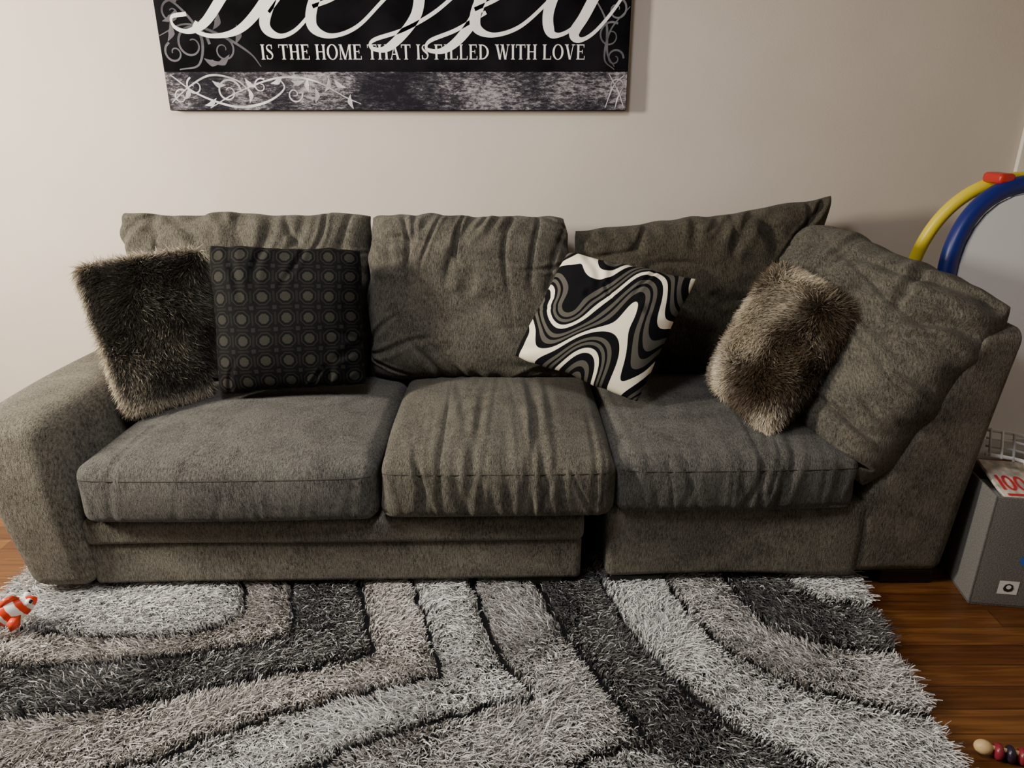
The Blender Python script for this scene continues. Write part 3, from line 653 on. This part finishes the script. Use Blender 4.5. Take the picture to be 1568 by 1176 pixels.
fin('dorsal_fin',[(-.03,0,.028),(-.022,0,.05),(0,0,.058),(.02,0,.052),(.03,0,.03),(0,0,.025)],.005)
fin('pectoral_fin_1',[(.01,-.022,-.005),(-.005,-.05,-.02),(-.03,-.055,-.018),(-.028,-.04,.004),(-.008,-.025,.006)],.005)
fin('pectoral_fin_2',[(.01,.022,-.005),(-.005,.05,-.02),(-.03,.055,-.018),(-.028,.04,.004),(-.008,.025,.006)],.005)
fin('anal_fin',[(-.03,0,-.025),(-.04,0,-.045),(-.02,0,-.05),(-.005,0,-.03)],.005)
def ball(nm,c_,r,m,par,sc=(1,1,1),n=16):
    V=[];F=[]
    for i in range(n+1):
        for j in range(2*n):
            a=math.pi*i/n;b_=math.pi*j/n; V.append((c_[0]+sc[0]*r*math.sin(a)*math.cos(b_),c_[1]+sc[1]*r*math.sin(a)*math.sin(b_),c_[2]+sc[2]*r*math.cos(a)))
    for i in range(n):
        for j in range(2*n): F.append((i*2*n+j,(i+1)*2*n+j,(i+1)*2*n+(j+1)%(2*n),i*2*n+(j+1)%(2*n)))
    return mk(nm,V,F,m,par)
for s_,nm in ((-1,'1'),(1,'2')):
    ball('eye_'+nm,(.042,s_*.016,.014),.010,mWh,fi); ball('pupil_'+nm,(.047,s_*.021,.016),.006,mBk,fi)

# ------------------------------------------------------------ BEAD TOY
bt=empty('wooden_bead_toy',(1.185,1.345,.03)); bt.rotation_euler=(0,0,math.radians(-17))
mWd=simple('pale_wood',(.60,.42,.20),.45,noise=.15); mBB=simple('bead_dark',(.02,.015,.03),.3); mBR=simple('bead_maroon',(.22,.02,.03),.3)
tube('rod',[(0,0,0),(.15,0,0),(.32,0,0)],.006,mWd,bt)
ball('end_knob',(-.005,0,-.004),.018,mWd,bt,(1.2,1,1)); ball('end_knob_far',(.325,0,-.004),.022,mWd,bt)
for i in range(10): ball('bead_%d'%(i+1),(.028+.026*i,0,-.008),.021,(mBR,mBB,mWd)[(0,1,0,1,1,0,1,0,1,0)[i]],bt,(.62,1,1),10)

# ------------------------------------------------------------ trim
rbox('baseboard_back',(XL+.01,WY-.015,0),(2.05,WY-.001,.09),.004,mTrim,step=.3)
rbox('side_wall_stand_in',(2.085,WY-.022,0),(2.18,WY-.001,2.12),.005,mTrim,step=.3)  # added pale strip standing in for the lit side wall
rbox('added_panel',(2.182,WY-.010,.005),(2.92,WY-.001,2.05),.004,mTrim,step=.3)  # unseen pale panel, added to carry the strip on to the right

# ------------------------------------------------------------ light
def area(name,loc,target,size,power,col,sy=None):
    l=bpy.data.lights.new(name,'AREA'); l.energy=power; l.color=col; l.size=size
    if sy: l.shape='RECTANGLE'; l.size_y=sy
    o=bpy.data.objects.new(name,l); o.location=loc
    o.rotation_euler=(Vector(target)-Vector(loc)).to_track_quat('-Z','Y').to_euler(); COL.objects.link(o); return o
area('window_daylight',(-3.0,1.35,1.85),(-.2,2.5,.9),.32,160,(1,.915,.77),.6)
area('ceiling_lamp',(-.5,1.1,2.45),(-.3,1.7,0),.4,30,(.99,.98,1))
w=bpy.data.worlds.new('world'); SC.world=w; w.use_nodes=True
w.node_tree.nodes['Background'].inputs[0].default_value=(.85,.9,1,1); w.node_tree.nodes['Background'].inputs[1].default_value=.05

cam=bpy.data.cameras.new('camera'); cam.sensor_width=36; cam.lens=1087/1568*36; cam.clip_start=.05
co=bpy.data.objects.new('camera',cam); co.location=(0,0,1.5); co.rotation_euler=(math.radians(90-20.5),0,0); COL.objects.link(co); SC.camera=co
